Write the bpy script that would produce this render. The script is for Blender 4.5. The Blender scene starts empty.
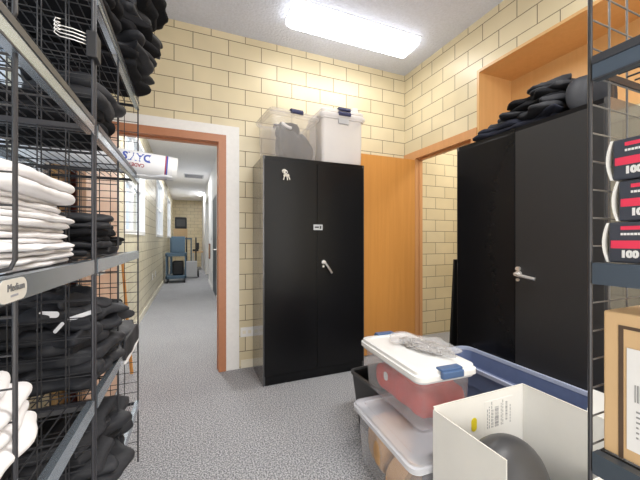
import bpy, bmesh, math, random
from mathutils import Vector, Matrix, noise
R = math.radians
PI = math.pi
scene = bpy.context.scene
C = scene.collection

# ------------------------------------------------------------------ materials
def new_mat(name):
    m = bpy.data.materials.new(name); m.use_nodes = True
    nt = m.node_tree; b = nt.nodes['Principled BSDF']
    return m, nt, b
def col4(c): return (c[0], c[1], c[2], 1)
def plain(name, c, rough=.5, metal=0, alpha=1, nscale=30, var=.06, bump=0, bscale=60, emit=None, estr=0, spec=.5, coat=0, trans=0):
    m, nt, b = new_mat(name); N = nt.nodes; L = nt.links
    tc = N.new('ShaderNodeTexCoord'); no = N.new('ShaderNodeTexNoise')
    no.inputs['Scale'].default_value = nscale; no.inputs['Detail'].default_value = 4
    L.new(tc.outputs['Object'], no.inputs['Vector'])
    mx = N.new('ShaderNodeMix'); mx.data_type = 'RGBA'
    mx.inputs[6].default_value = col4([max(0, v*(1-var)) for v in c]); mx.inputs[7].default_value = col4([min(1, v*(1+var)) for v in c])
    L.new(no.outputs['Fac'], mx.inputs[0]); L.new(mx.outputs[2], b.inputs['Base Color'])
    b.inputs['Roughness'].default_value = rough; b.inputs['Metallic'].default_value = metal; b.inputs['Alpha'].default_value = alpha
    b.inputs['Specular IOR Level'].default_value = spec; b.inputs['Coat Weight'].default_value = coat
    b.inputs['Transmission Weight'].default_value = trans
    if emit:
        b.inputs['Emission Color'].default_value = col4(emit); b.inputs['Emission Strength'].default_value = estr
    if bump:
        n2 = N.new('ShaderNodeTexNoise'); n2.inputs['Scale'].default_value = bscale; n2.inputs['Detail'].default_value = 5
        L.new(tc.outputs['Object'], n2.inputs['Vector'])
        bp = N.new('ShaderNodeBump'); bp.inputs['Strength'].default_value = bump; bp.inputs['Distance'].default_value = .01
        L.new(n2.outputs['Fac'], bp.inputs['Height']); L.new(bp.outputs['Normal'], b.inputs['Normal'])
    return m

def tile_mat(name, axis, shift, c1, c2, mortar):
    m, nt, b = new_mat(name); N = nt.nodes; L = nt.links
    tc = N.new('ShaderNodeTexCoord'); sp = N.new('ShaderNodeSeparateXYZ'); cb = N.new('ShaderNodeCombineXYZ')
    L.new(tc.outputs['Object'], sp.inputs[0])
    a1 = N.new('ShaderNodeMath'); a1.operation = 'SUBTRACT'; a1.inputs[1].default_value = shift
    a2 = N.new('ShaderNodeMath'); a2.operation = 'SUBTRACT'; a2.inputs[1].default_value = .155
    L.new(sp.outputs[axis], a1.inputs[0]); L.new(sp.outputs['Z'], a2.inputs[0])
    L.new(a1.outputs[0], cb.inputs[0]); L.new(a2.outputs[0], cb.inputs[1])
    br = N.new('ShaderNodeTexBrick'); L.new(cb.outputs[0], br.inputs['Vector'])
    br.inputs['Scale'].default_value = 1; br.inputs['Brick Width'].default_value = .3045; br.inputs['Row Height'].default_value = .1445
    br.inputs['Mortar Size'].default_value = .0034; br.inputs['Mortar Smooth'].default_value = .15; br.inputs['Bias'].default_value = 0
    br.inputs['Color1'].default_value = col4(c1); br.inputs['Color2'].default_value = col4(c2); br.inputs['Mortar'].default_value = col4(mortar)
    no = N.new('ShaderNodeTexNoise'); no.inputs['Scale'].default_value = 3.0; L.new(tc.outputs['Object'], no.inputs['Vector'])
    mx = N.new('ShaderNodeMix'); mx.data_type = 'RGBA'; mx.blend_type = 'MULTIPLY'; mx.inputs[0].default_value = .25
    L.new(br.outputs['Color'], mx.inputs[6]); L.new(no.outputs['Fac'], mx.inputs[7]); L.new(mx.outputs[2], b.inputs['Base Color'])
    rr = N.new('ShaderNodeMapRange'); rr.inputs[3].default_value = .34; rr.inputs[4].default_value = .8
    L.new(br.outputs['Fac'], rr.inputs[0]); L.new(rr.outputs[0], b.inputs['Roughness'])
    bp = N.new('ShaderNodeBump'); bp.invert = True; bp.inputs['Strength'].default_value = .5; bp.inputs['Distance'].default_value = .003
    L.new(br.outputs['Fac'], bp.inputs['Height']); L.new(bp.outputs['Normal'], b.inputs['Normal'])
    return m

def carpet_mat():
    m, nt, b = new_mat('grey_speckled_carpet'); N = nt.nodes; L = nt.links
    tc = N.new('ShaderNodeTexCoord'); no = N.new('ShaderNodeTexNoise'); no.inputs['Scale'].default_value = 125; no.inputs['Detail'].default_value = 4
    n2 = N.new('ShaderNodeTexNoise'); n2.inputs['Scale'].default_value = 2.2
    L.new(tc.outputs['Object'], no.inputs['Vector']); L.new(tc.outputs['Object'], n2.inputs['Vector'])
    cr = N.new('ShaderNodeValToRGB'); e = cr.color_ramp.elements
    e[0].position = .36; e[0].color = (.15, .155, .17, 1); e[1].position = .62; e[1].color = (.62, .625, .65, 1)
    x = cr.color_ramp.elements.new(.5); x.color = (.36, .365, .385, 1)
    L.new(no.outputs['Fac'], cr.inputs[0])
    mx = N.new('ShaderNodeMix'); mx.data_type = 'RGBA'; mx.blend_type = 'MULTIPLY'; mx.inputs[0].default_value = .15
    L.new(cr.outputs[0], mx.inputs[6]); L.new(n2.outputs['Fac'], mx.inputs[7]); L.new(mx.outputs[2], b.inputs['Base Color'])
    b.inputs['Roughness'].default_value = .95; b.inputs['Specular IOR Level'].default_value = .1
    bp = N.new('ShaderNodeBump'); bp.inputs['Strength'].default_value = .5; bp.inputs['Distance'].default_value = .006
    L.new(no.outputs['Fac'], bp.inputs['Height']); L.new(bp.outputs['Normal'], b.inputs['Normal'])
    return m

def wood_mat(name, c1, c2, axis='Z', rough=.35, sc=1.0):
    m, nt, b = new_mat(name); N = nt.nodes; L = nt.links
    tc = N.new('ShaderNodeTexCoord'); mp = N.new('ShaderNodeMapping')
    s = {'Z': (22, 22, 1.2), 'Y': (22, 1.2, 22), 'X': (1.2, 22, 22)}[axis]
    mp.inputs['Scale'].default_value = [v*sc for v in s]
    L.new(tc.outputs['Object'], mp.inputs[0])
    no = N.new('ShaderNodeTexNoise'); no.inputs['Scale'].default_value = 1.2; no.inputs['Detail'].default_value = 6; no.inputs['Distortion'].default_value = .6
    L.new(mp.outputs[0], no.inputs['Vector'])
    mx = N.new('ShaderNodeMix'); mx.data_type = 'RGBA'; mx.inputs[6].default_value = col4(c1); mx.inputs[7].default_value = col4(c2)
    L.new(no.outputs['Fac'], mx.inputs[0]); L.new(mx.outputs[2], b.inputs['Base Color'])
    b.inputs['Roughness'].default_value = rough
    return m

def cloth_mat(name, c, bump=.5, scale=18, var=.25, rough=.95):
    bump *= .45
    m, nt, b = new_mat(name); N = nt.nodes; L = nt.links
    tc = N.new('ShaderNodeTexCoord')
    no = N.new('ShaderNodeTexNoise'); no.inputs['Scale'].default_value = scale; no.inputs['Detail'].default_value = 3; no.inputs['Distortion'].default_value = .3
    n2 = N.new('ShaderNodeTexNoise'); n2.inputs['Scale'].default_value = 420
    L.new(tc.outputs['Object'], no.inputs['Vector']); L.new(tc.outputs['Object'], n2.inputs['Vector'])
    mx = N.new('ShaderNodeMix'); mx.data_type = 'RGBA'
    mx.inputs[6].default_value = col4([v*(1-var) for v in c]); mx.inputs[7].default_value = col4([min(1, v*(1+var)) for v in c])
    L.new(no.outputs['Fac'], mx.inputs[0]); L.new(mx.outputs[2], b.inputs['Base Color'])
    b.inputs['Roughness'].default_value = rough; b.inputs['Specular IOR Level'].default_value = .25
    ad = N.new('ShaderNodeMath'); ad.operation = 'MULTIPLY_ADD'; ad.inputs[1].default_value = .06
    L.new(n2.outputs['Fac'], ad.inputs[0]); L.new(no.outputs['Fac'], ad.inputs[2])
    bp = N.new('ShaderNodeBump'); bp.inputs['Strength'].default_value = bump; bp.inputs['Distance'].default_value = .02
    L.new(ad.outputs[0], bp.inputs['Height']); L.new(bp.outputs['Normal'], b.inputs['Normal'])
    return m

CREAM1, CREAM2, MORT = (.83, .725, .50), (.76, .655, .435), (.24, .19, .12)
M = {}
M['tile_back'] = tile_mat('cream_tile_back', 'X', 1.243, CREAM1, CREAM2, MORT)
M['tile_right'] = tile_mat('cream_tile_right', 'Y', 2.86, CREAM1, CREAM2, MORT)
M['tile_hall'] = tile_mat('cream_tile_hall', 'Y', .1, (.80, .73, .54), (.74, .66, .47), (.30, .24, .15))
M['carpet'] = carpet_mat()
M['ceiling'] = plain('grey_stucco_ceiling', (.68, .72, .84), .95, bump=.8, bscale=45, nscale=60, var=.12)
M['hall_ceiling'] = plain('white_hall_ceiling', (.88, .87, .88), .9)
M['plaster'] = plain('white_plaster', (.86, .86, .86), .7)
M['white_paint'] = plain('white_paint', (.83, .82, .80), .45)
M['base'] = plain('pale_base_tile', (.80, .75, .62), .35)
M['terra'] = plain('terracotta_painted_steel', (.47, .20, .10), .4, var=.08)
M['door_wood'] = wood_mat('orange_oak_veneer', (.55, .235, .05), (.70, .33, .085))
M['pale_door'] = wood_mat('pale_peach_veneer', (.72, .43, .27), (.80, .52, .35))
M['jamb_wood'] = wood_mat('orange_jamb_wood', (.56, .27, .11), (.68, .35, .15))
M['niche_wood'] = wood_mat('niche_plywood', (.62, .36, .14), (.73, .45, .20), 'Z')
M['darkred'] = plain('dark_red_paint', (.20, .035, .02), .5)
M['tanwood'] = wood_mat('tan_panel_wood', (.62, .40, .17), (.75, .52, .26))
M['black_steel'] = plain('black_enamelled_steel', (.007, .007, .008), .25, spec=.22, var=.05)
M['cab_side'] = plain('black_enamelled_steel_side', (.06, .06, .063), .22, spec=.8, coat=.5)  # base lightened, standing in for tile reflected in the cabinet sides
M['painted_haze'] = plain('black_steel_painted_haze', (.022, .022, .023), .42, spec=.5, var=.05)  # lighter, rougher black: the grey reflection on one door put into colour
M['seam'] = plain('dark_gap', (.002, .002, .002), .9)
M['chrome'] = plain('chrome', (.88, .86, .84), .32, .85)
M['dull_chrome'] = plain('dull_chrome', (.42, .40, .36), .3, 1)
M['rail'] = plain('grey_blue_steel_rail', (.46, .53, .60), .24, .85)
M['rail_dark'] = plain('slate_steel_rail', (.09, .115, .15), .32, .5)
M['wire'] = plain('dark_coated_wire', (.028, .028, .032), .4, .0)
M['post'] = plain('dark_steel_post', (.035, .035, .042), .3, .0)
M['black_cloth'] = cloth_mat('black_cotton', (.009, .009, .011), .7)
M['black_cloth2'] = cloth_mat('charcoal_nylon', (.028, .029, .034), .6, 12, rough=.55)
M['navy_cloth'] = cloth_mat('navy_black_cloth', (.018, .02, .032), .7, 15)
M['white_cloth'] = cloth_mat('white_cotton', (.82, .80, .80), .35, 14, .06)
M['offwhite_cloth'] = cloth_mat('off_white_cotton', (.76, .74, .74), .35, 14, .06)
M['grey_cloth'] = cloth_mat('grey_cloth', (.12, .12, .14), .5)
M['red_cloth'] = cloth_mat('red_cloth', (.72, .055, .03), .5)
M['tan_stuff'] = cloth_mat('tan_canvas', (.55, .33, .16), .5)
M['clear'] = plain('clear_plastic', (.82, .84, .90), .25, alpha=.28, var=.02)
M['clear_rim'] = plain('clear_plastic_rim', (.86, .88, .92), .3, alpha=.75, var=.02)
M['clear_lid'] = plain('clear_plastic_lid', (.86, .88, .95), .25, alpha=.42, var=.02)
M['frost'] = plain('frosted_plastic', (.88, .85, .85), .4, alpha=.62, var=.02)
M['grey_clear'] = plain('smoky_clear_plastic', (.74, .70, .68), .22, alpha=.27, var=.02)
M['white_plastic'] = plain('white_plastic', (.88, .88, .87), .35, var=.02)
M['blue_latch'] = plain('blue_latch_plastic', (.075, .14, .29), .4)
M['navy_latch'] = plain('navy_latch_plastic', (.02, .025, .09), .4)
M['tote_blue'] = plain('blue_tote_plastic', (.15, .195, .35), .38, var=.1)
M['tote_rim'] = plain('light_blue_tote_rim', (.42, .47, .62), .35)
M['black_plastic'] = plain('black_plastic', (.012, .012, .012), .4)
M['grey_edge'] = plain('dark_grey_plastic', (.06, .06, .062), .4)  # dark grey, lighter than the black basket body
M['white_card'] = plain('white_cardboard', (.86, .85, .82), .85, var=.05, nscale=8)
M['card'] = plain('brown_cardboard', (.66, .45, .25), .8, var=.07, nscale=12)
M['card_edge'] = plain('cardboard_edge', (.80, .78, .72), .85)
M['tape'] = plain('dark_brown_tape', (.10, .065, .045), .4)
M['paper'] = plain('white_paper', (.82, .82, .84), .6, var=.02)
M['ink'] = plain('black_ink', (.03, .03, .03), .7)
M['grey_ink'] = plain('grey_ink', (.30, .30, .32), .7)
M['label_ink'] = plain('faded_ink', (.13, .13, .13), .7)
M['label_card'] = plain('cream_label_card', (.62, .59, .53), .6)
M['blue_ink'] = plain('blue_ink', (.06, .10, .42), .6)
M['red_ink'] = plain('red_ink', (.38, .04, .06), .6)
M['yellow'] = plain('yellow_sticker', (.80, .66, .02), .5)
M['helmet'] = plain('dark_grey_shell', (.055, .055, .06), .42, var=.2, nscale=12)
M['glove_black'] = plain('dark_slate_print', (.045, .05, .07), .3)
M['glove_red'] = plain('pink_red_print', (.80, .04, .10), .35)
M['glove_grey'] = plain('grey_print', (.35, .37, .42), .35)
M['bag'] = plain('clear_poly_bag', (.75, .75, .78), .12, alpha=.30, var=.02)
M['silver'] = plain('silver_bits', (.50, .47, .45), .4, .2, var=.3)
M['glass'] = plain('window_glass', (.80, .90, 1), .05, alpha=.15)
M['lamp'] = plain('lamp_diffuser', (1, 1, 1), .5, emit=(1, .99, .97), estr=5)
M['lamp_soft'] = plain('lamp_housing_white', (.92, .92, .92), .5, emit=(1, 1, 1), estr=.5)
M['cart'] = plain('blue_grey_cart_steel', (.085, .15, .22), .4)
M['dark'] = plain('dark_plastic', (.015, .015, .018), .5)
M['lgrey'] = plain('light_grey_plastic', (.55, .56, .58), .5)
M['dark_door'] = plain('dark_blue_grey_door', (.055, .075, .10), .45)
M['desk_wood'] = wood_mat('desk_wood', (.55, .36, .18), (.65, .45, .25), 'X')

# ------------------------------------------------------------------ mesh helpers
class MB:
    def __init__(s): s.bm = bmesh.new()
    def box(s, x0, x1, y0, y1, z0, z1, bev=0, mat=None):
        vs = [s.bm.verts.new(p) for p in ((x0,y0,z0),(x1,y0,z0),(x1,y1,z0),(x0,y1,z0),(x0,y0,z1),(x1,y0,z1),(x1,y1,z1),(x0,y1,z1))]
        fs = [s.bm.faces.new([vs[i] for i in f]) for f in ((3,2,1,0),(4,5,6,7),(0,1,5,4),(1,2,6,5),(2,3,7,6),(3,0,4,7))]
        if bev:
            es = set(e for f in fs for e in f.edges)
            r = bmesh.ops.bevel(s.bm, geom=list(es), offset=bev, segments=2, affect='EDGES', profile=.5)
            vs = list({v for f in r['faces'] for v in f.verts} | {v for v in vs if v.is_valid})
        if mat is not None: bmesh.ops.transform(s.bm, matrix=mat, verts=vs)
        return s
    def cyl(s, p0, p1, r0, r1=None, n=8, cap=True):
        p0 = Vector(p0); p1 = Vector(p1); r1 = r0 if r1 is None else r1
        d = (p1-p0).normalized(); a = d.orthogonal().normalized(); b = d.cross(a)
        A = []; B = []
        for i in range(n):
            t = 2*PI*i/n; o = a*math.cos(t)+b*math.sin(t)
            A.append(s.bm.verts.new(p0+o*r0)); B.append(s.bm.verts.new(p1+o*r1))
        for i in range(n): s.bm.faces.new((A[i], A[(i+1)%n], B[(i+1)%n], B[i]))
        if cap: s.bm.faces.new(A[::-1]); s.bm.faces.new(B)
        return s
    def path(s, pts, r, n=8):
        pts = [Vector(p) for p in pts]; rings = []
        for i, p in enumerate(pts):
            d = (pts[min(i+1, len(pts)-1)]-pts[max(i-1, 0)]).normalized()
            if i == 0: a = d.orthogonal().normalized()
            else: a = (a-d*a.dot(d)).normalized()
            b = d.cross(a)
            rings.append([s.bm.verts.new(p+(a*math.cos(2*PI*k/n)+b*math.sin(2*PI*k/n))*r) for k in range(n)])
        for A, B in zip(rings, rings[1:]):
            for k in range(n): s.bm.faces.new((A[k], A[(k+1)%n], B[(k+1)%n], B[k]))
        s.bm.faces.new(rings[0][::-1]); s.bm.faces.new(rings[-1]); return s
    def loft(s, prof, cap0=True, cap1=True, seg=5, cx=0, cy=0):
        # prof: (z, half_x, half_y, corner_radius[, dx, dy])
        rings = []
        for p in prof:
            z, hx, hy, r = p[:4]; dx = p[4] if len(p) > 4 else 0; dy = p[5] if len(p) > 5 else 0
            r = min(r, hx-.0005, hy-.0005); ring = []
            for q, (sx, sy) in enumerate(((1,1),(-1,1),(-1,-1),(1,-1))):
                for k in range(seg+1):
                    t = PI/2*q+PI/2*k/seg
                    ring.append(s.bm.verts.new((cx+dx+sx*(hx-r)+r*math.cos(t), cy+dy+sy*(hy-r)+r*math.sin(t), z)))
            rings.append(ring)
        n = len(rings[0])
        for A, B in zip(rings, rings[1:]):
            for k in range(n): s.bm.faces.new((A[k], A[(k+1)%n], B[(k+1)%n], B[k]))
        if cap0: s.bm.faces.new(rings[0][::-1])
        if cap1: s.bm.faces.new(rings[-1])
        return s
    def lathe(s, prof, n=24, center=(0,0,0), sy=1):
        rings = []
        for r, z in prof:
            rings.append([s.bm.verts.new((center[0]+r*math.cos(2*PI*k/n), center[1]+sy*r*math.sin(2*PI*k/n), center[2]+z)) for k in range(n)])
        for A, B in zip(rings, rings[1:]):
            for k in range(n): s.bm.faces.new((A[k], A[(k+1)%n], B[(k+1)%n], B[k]))
        s.bm.faces.new(rings[0][::-1]); s.bm.faces.new(rings[-1]); return s
    def pillow(s, cx, cy, cz, w, d, h, seed=0, amp=.006, n=22, rough=.012, rz=0, edge=None, drop=0, tilt=0, pw=5):
        # a folded sheet of cloth: flat cushion with rounded rims, wandering outline and creases
        def P(u, v, sg):
            # squircle outline
            f = 1-.10*(u*u*v*v)**1.5
            x = u*f; y = v*f
            e = max(abs(u), abs(v)); t = max(0., 1-e**pw)**.5
            q = Vector((x*w*.5*7+seed*13.1, y*d*.5*7-seed*7.7, seed*3.3))
            ox = rough*noise.noise(Vector((q.x*1.3, q.y*1.3, 5+seed))); oy = rough*noise.noise(Vector((q.x*1.3, q.y*1.3, 9+seed)))
            X = x*w/2+ox*abs(u)**2*2; Y = y*d/2+oy*abs(v)**2*2
            cre = (1-abs(noise.noise(Vector((q.x*1.1+q.y*.5, q.y*.55, seed*1.7))))*2.4)
            cr2 = noise.noise(Vector((q.x*2.6, q.y*2.2+q.x*.8, seed*.7)))
            cr3 = 1-abs(noise.noise(Vector((q.x*2.4-q.y*1.1, q.y*2.1+q.x*.4, seed*2.9))))*4
            Z = sg*h/2*t + amp*(cre*.8+cr2*.7+cr3*.4)*(1 if sg > 0 else .35)
            Z += tilt*X
            c, sn = math.cos(rz), math.sin(rz)
            XX = cx+c*X-sn*Y; YY = cy+sn*X+c*Y; ZZ = cz+Z
            if edge is not None and XX > edge:
                k = XX-edge; ZZ -= drop*k*k/(k+.03)*2
                XX = edge+k*.8
            return (XX, YY, ZZ)
        us = [math.sin(PI/2*(-1+2*i/n)) for i in range(n+1)]
        top = [[s.bm.verts.new(P(u, v, 1)) for v in us] for u in us]
        bot = [[top[i][j] if i in (0, n) or j in (0, n) else s.bm.verts.new(P(us[i], us[j], -1)) for j in range(n+1)] for i in range(n+1)]
        for i in range(n):
            for j in range(n):
                s.bm.faces.new((top[i][j], top[i+1][j], top[i+1][j+1], top[i][j+1]))
                f = (bot[i][j], bot[i][j+1], bot[i+1][j+1], bot[i+1][j])
                if len(set(f)) > 2:
                    try: s.bm.faces.new(f)
                    except ValueError: pass
        return s
    def build(s, name, mat, parent=None, smooth=False, kind=None, angle=None):
        me = bpy.data.meshes.new(name); bmesh.ops.recalc_face_normals(s.bm, faces=s.bm.faces[:]); s.bm.to_mesh(me); s.bm.free()
        if smooth:
            for p in me.polygons: p.use_smooth = True
            if angle is not None:
                try: me.set_sharp_from_angle(angle=R(angle))
                except Exception: pass
        me.materials.append(mat)
        o = bpy.data.objects.new(name, me); C.objects.link(o)
        if parent: o.parent = parent
        if kind: o['kind'] = kind
        return o

def tag(o, label, cat, group=None, kind=None):
    o['label'] = label; o['category'] = cat
    if group: o['group'] = group
    if kind: o['kind'] = kind
    return o
def thing(name, label, cat, loc=(0,0,0), rz=0, group=None):
    o = bpy.data.objects.new(name, None); C.objects.link(o); o.location = loc; o.rotation_euler = (0,0,rz)
    o.empty_display_size = .05
    return tag(o, label, cat, group)
def structure(name, mb, mat, label=None, cat='wall'):
    o = mb.build(name, mat); o['kind'] = 'structure'
    if label: o['label'] = label
    o['category'] = cat
    return o
def text_obj(name, s, size, mat, parent, mtx, depth=.0006, bold=0, align='CENTER', sx=1):
    cu = bpy.data.curves.new(name, 'FONT'); cu.body = s; cu.size = size; cu.extrude = depth; cu.align_x = align; cu.align_y = 'CENTER'
    cu.offset = bold; cu.resolution_u = 3
    t = bpy.data.objects.new(name+'_tmp', cu); C.objects.link(t)
    bpy.context.view_layer.update()
    me = bpy.data.meshes.new_from_object(t.evaluated_get(bpy.context.evaluated_depsgraph_get()))
    bpy.data.objects.remove(t); bpy.data.curves.remove(cu)
    me.transform(mtx @ Matrix.Diagonal((sx, 1, 1, 1))); me.materials.clear(); me.materials.append(mat)
    o = bpy.data.objects.new(name, me); C.objects.link(o); o.parent = parent
    return o
def basis(loc, xax, yax):
    x = Vector(xax).normalized(); y = Vector(yax).normalized(); z = x.cross(y)
    return Matrix(((x.x, y.x, z.x, loc[0]), (x.y, y.y, z.y, loc[1]), (x.z, y.z, z.z, loc[2]), (0,0,0,1)))

# ------------------------------------------------------------------ room shell
CZ = 3.11; BY = 3.0; RX = 2.31; LX = -.68; FY = -1.6
structure('floor', MB().box(LX-.15, 5, FY-.1, 15.2, -.05, 0), M['carpet'], 'grey speckled carpet floor', 'floor')
structure('ceiling', MB().box(LX-.1, RX+.12, FY-.1, BY+.001, CZ, CZ+.06), M['ceiling'], 'grey textured ceiling', 'ceiling')
HXR = .50; HZ = 2.94
structure('ceiling_hall', MB().box(LX-.1, HXR+.1, BY+.12, 15.1, HZ, HZ+.05), M['hall_ceiling'], 'white hallway ceiling', 'ceiling')
OX0, OX1, OZ = -.59, .240, 2.092
w = MB(); w.box(LX-.1, OX0-.02, BY, BY+.12, 0, CZ); w.box(OX1+.02, RX+.12, BY, BY+.12, 0, CZ); w.box(OX0-.02, OX1+.02, BY, BY+.12, OZ+.02, CZ)
structure('wall_back', w, M['tile_back'], 'cream glazed block wall with hallway doorway')
# right wall with doorway and niche
NY1 = 2.0; NY0 = -.6; NZ1 = 2.67; NZ0 = 1.96; DY1, DY0, DZ = 2.80, 2.06, 2.10
w = MB()
w.box(RX, RX+.085, DY1+.02, BY, 0, CZ); w.box(RX, RX+.085, NY1, DY1+.02, DZ+.03, CZ); w.box(RX, RX+.085, NY1, DY0-.02, 0, DZ+.03)
w.box(RX, RX+.085, NY0, NY1, NZ1, CZ); w.box(RX, RX+.085, NY0, NY1, 0, NZ0); w.box(RX, RX+.085, FY, NY0, 0, CZ)
structure('wall_right', w, M['tile_right'], 'cream glazed block wall with doorway and niche')
structure('wall_front', MB().box(LX-.1, RX+.12, FY-.1, FY, 0, CZ), M['tile_back'], 'cream glazed block wall behind the camera')
# left wall with windows (room)
def wall_with_windows(name, y0, y1, wins, zt, mat, label):
    w = MB(); y = y0
    for (a, b, z0, z1) in wins:
        w.box(LX-.16, LX, y, a, 0, zt); w.box(LX-.16, LX, a, b, 0, z0); w.box(LX-.16, LX, a, b, z1, zt); y = b
    w.box(LX-.16, LX, y, y1, 0, zt); return structure(name, w, mat, label)
room_wins = [(.35, 2.02, .86, 2.6), (2.46, 2.86, .86, 2.6)]
hall_wins = [(4.05, 5.75, 1.27, 2.62), (7.6, 9.4, 1.27, 2.62), (11.2, 13.0, 1.27, 2.62)]
wall_with_windows('wall_left', FY, BY+.06, room_wins, CZ, M['tile_hall'], 'cream block wall with windows behind the shelving')
wall_with_windows('wall_hall_left', BY+.06, 15.1, hall_wins, CZ, M['tile_hall'], 'cream block hallway wall with tall windows')
k = 0
for (a, b, z0, z1) in room_wins+hall_wins:
    k += 1; t = .055
    f = MB(); f.box(LX-.10, LX+.015, a, a+t, z0, z1); f.box(LX-.10, LX+.015, b-t, b, z0, z1); f.box(LX-.10, LX+.015, a+t, b-t, z0, z0+t); f.box(LX-.10, LX+.015, a+t, b-t, z1-t, z1)
    f.box(LX-.08, LX-.03, (a+b)/2-.02, (a+b)/2+.02, z0+t, z1-t); f.box(LX-.08, LX-.03, a+t, b-t, (z0+z1)/2-.015, (z0+z1)/2+.015)
    wi = f.build('window_%d' % k, M['white_paint']); wi['kind'] = 'structure'; wi['category'] = 'window'; wi['label'] = 'white framed window'
    MB().box(LX-.06, LX-.055, a+t, b-t, z0+t, z1-t).build('pane', M['glass'], wi)
# panelling behind shelving between the two room windows
structure('trim_1', MB().box(LX, LX+.02, 2.08, 2.2, 0, 2.9).box(LX, LX+.018, 2.205, 2.32, 0, 2.9), M['tanwood'], 'tan wooden boards beside the window', 'trim')
structure('trim_2', MB().box(LX, LX+.035, 2.345, 2.45, 0, 2.7), M['darkred'], 'dark red upright trim beside the window', 'trim')
# hall right side
w = MB(); w.box(HXR, HXR+.1, BY+.12, 6.7, 0, HZ); w.box(HXR, HXR+.1, 7.9, 9.6, 0, HZ); w.box(HXR, HXR+.1, 6.7, 7.9, 2.15, HZ); w.box(HXR, HXR+.1, 9.6, 11.6, 2.5, HZ); w.box(HXR, HXR+.1, 11.6, 15, 0, HZ)
structure('wall_hall_right', w, M['plaster'], 'white plaster hallway wall')
structure('wall_hall_recess', MB().box(HXR+1.0, HXR+1.1, 9.5, 15, 0, HZ).box(HXR+.1, HXR+1.0, 9.4, 9.5, 0, HZ).box(HXR+.1, HXR+1.0, 11.7, 11.8, 0, HZ), M['tile_hall'], 'cream block wall of the hallway recess')
structure('wall_hall_far', MB().box(LX-.1, HXR+1.1, 15.0, 15.1, 0, HZ+.1), M['tile_back'], 'cream block wall at the far end of hallway')
d = structure('door_1', MB().box(HXR+.004, HXR+.044, 6.72, 7.88, 0, 2.14), M['dark_door'], 'dark blue grey door on right side of hallway', 'door')
MB().cyl((HXR+.02, 6.85, 1.0), (HXR-.04, 6.85, 1.0), .012).cyl((HXR-.04, 6.85, 1.0), (HXR-.04, 6.98, 1.0), .01).build('door_handle', M['chrome'], d)
structure('baseboard_hall', MB().box(LX, LX+.012, BY+.12, 15, 0, .09), M['base'], 'pale baseboard along hallway wall', 'baseboard')
structure('baseboard_back', MB().box(OX1+.20, RX, BY-.008, BY, 0, .075), M['base'], 'pale base course under block wall', 'baseboard')
structure('baseboard_hall_right', MB().box(HXR-.012, HXR, BY+.12, 6.7, 0, .08).box(HXR-.012, HXR, 7.9, 9.6, 0, .08), M['plaster'], 'white baseboard of hallway', 'baseboard')
# side room behind right doorway
structure('wall_side_room_back', MB().box(RX+.12, 4.6, 3.16, 3.26, 0, CZ), M['tile_back'], 'cream block wall of the side room')
structure('wall_side_room_right', MB().box(4.5, 4.6, 1.0, 3.16, 0, CZ).box(RX+.5, 4.5, .95, 1.0, 0, CZ), M['tile_right'], 'cream block wall of the side room')
structure('ceiling_side_room', MB().box(RX+.12, 4.6, 1.0, 3.2, CZ, CZ+.05), M['hall_ceiling'], 'white ceiling of the side room', 'ceiling')
# hallway door frame (terracotta) and white surround
f = MB(); t = .066
f.box(OX1, OX1+t, BY-.02, BY+.14, 0, OZ); f.box(OX0-t, OX0, BY-.02, BY+.14, 0, OZ); f.box(OX0-t, OX1+t, BY-.02, BY+.14, OZ, OZ+t)
f.box(OX1-.006, OX1, BY+.05, BY+.10, 0, OZ-.012); f.box(OX0, OX0+.006, BY+.05, BY+.10, 0, OZ-.012); f.box(OX0, OX1, BY+.05, BY+.10, OZ-.012, OZ)
structure('trim_3', f, M['terra'], 'terracotta painted steel frame of hallway doorway', 'door frame')
f = MB(); s2 = .118
f.box(OX1+t, OX1+t+s2, BY-.012, BY, 0, OZ+t+.09); f.box(LX+.02, OX1+t, BY-.012, BY, OZ+t, OZ+t+.09)
structure('trim_4', f, M['white_paint'], 'wide white surround of hallway doorway', 'trim')
# open pale door behind left shelving, standing at right angles to back wall
d = structure('door_2', MB().box(-.575, -.535, 2.12, 2.97, .01, 2.07, .002), M['pale_door'], 'pale peach wooden door standing open beside shelving', 'door')
MB().cyl((-.535, 2.19, 1.0), (-.49, 2.19, 1.0), .011).cyl((-.49, 2.19, 1.0), (-.49, 2.30, 1.0), .01).build('door_handle', M['chrome'], d)
for z in (.25, 1.05, 1.85):
    MB().cyl((-.53, 2.975, z-.05), (-.53, 2.975, z+.05), .009).build('hinge', M['chrome'], d)
# right doorway frame and its open door
f = MB()
f.box(RX-.012, RX+.088, DY1, DY1+.06, 0, DZ); f.box(RX-.012, RX+.088, DY0-.04, DY0, 0, DZ); f.box(RX-.012, RX+.088, NY1+.003, BY, DZ, DZ+.08)
f.box(RX+.04, RX+.08, DY1-.010, DY1, 0, DZ-.018); f.box(RX+.04, RX+.08, DY0, DY1, DZ-.018, DZ)
structure('trim_5', f, M['jamb_wood'], 'orange wooden frame of right doorway', 'door frame')
d = structure('door_3', MB().box(1.515, 2.294, 2.800, 2.840, .012, 2.085, .002), M['door_wood'], 'orange oak door standing open against back wall', 'door')
for z in (.28, 1.05, 1.85):
    MB().cyl((2.294, 2.842, z-.05), (2.294, 2.842, z+.05), .007).build('hinge', M['chrome'], d)
MB().cyl((1.58, 2.80, .98), (1.58, 2.76, .98), .022, n=14).build('door_knob', M['chrome'], d)
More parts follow.
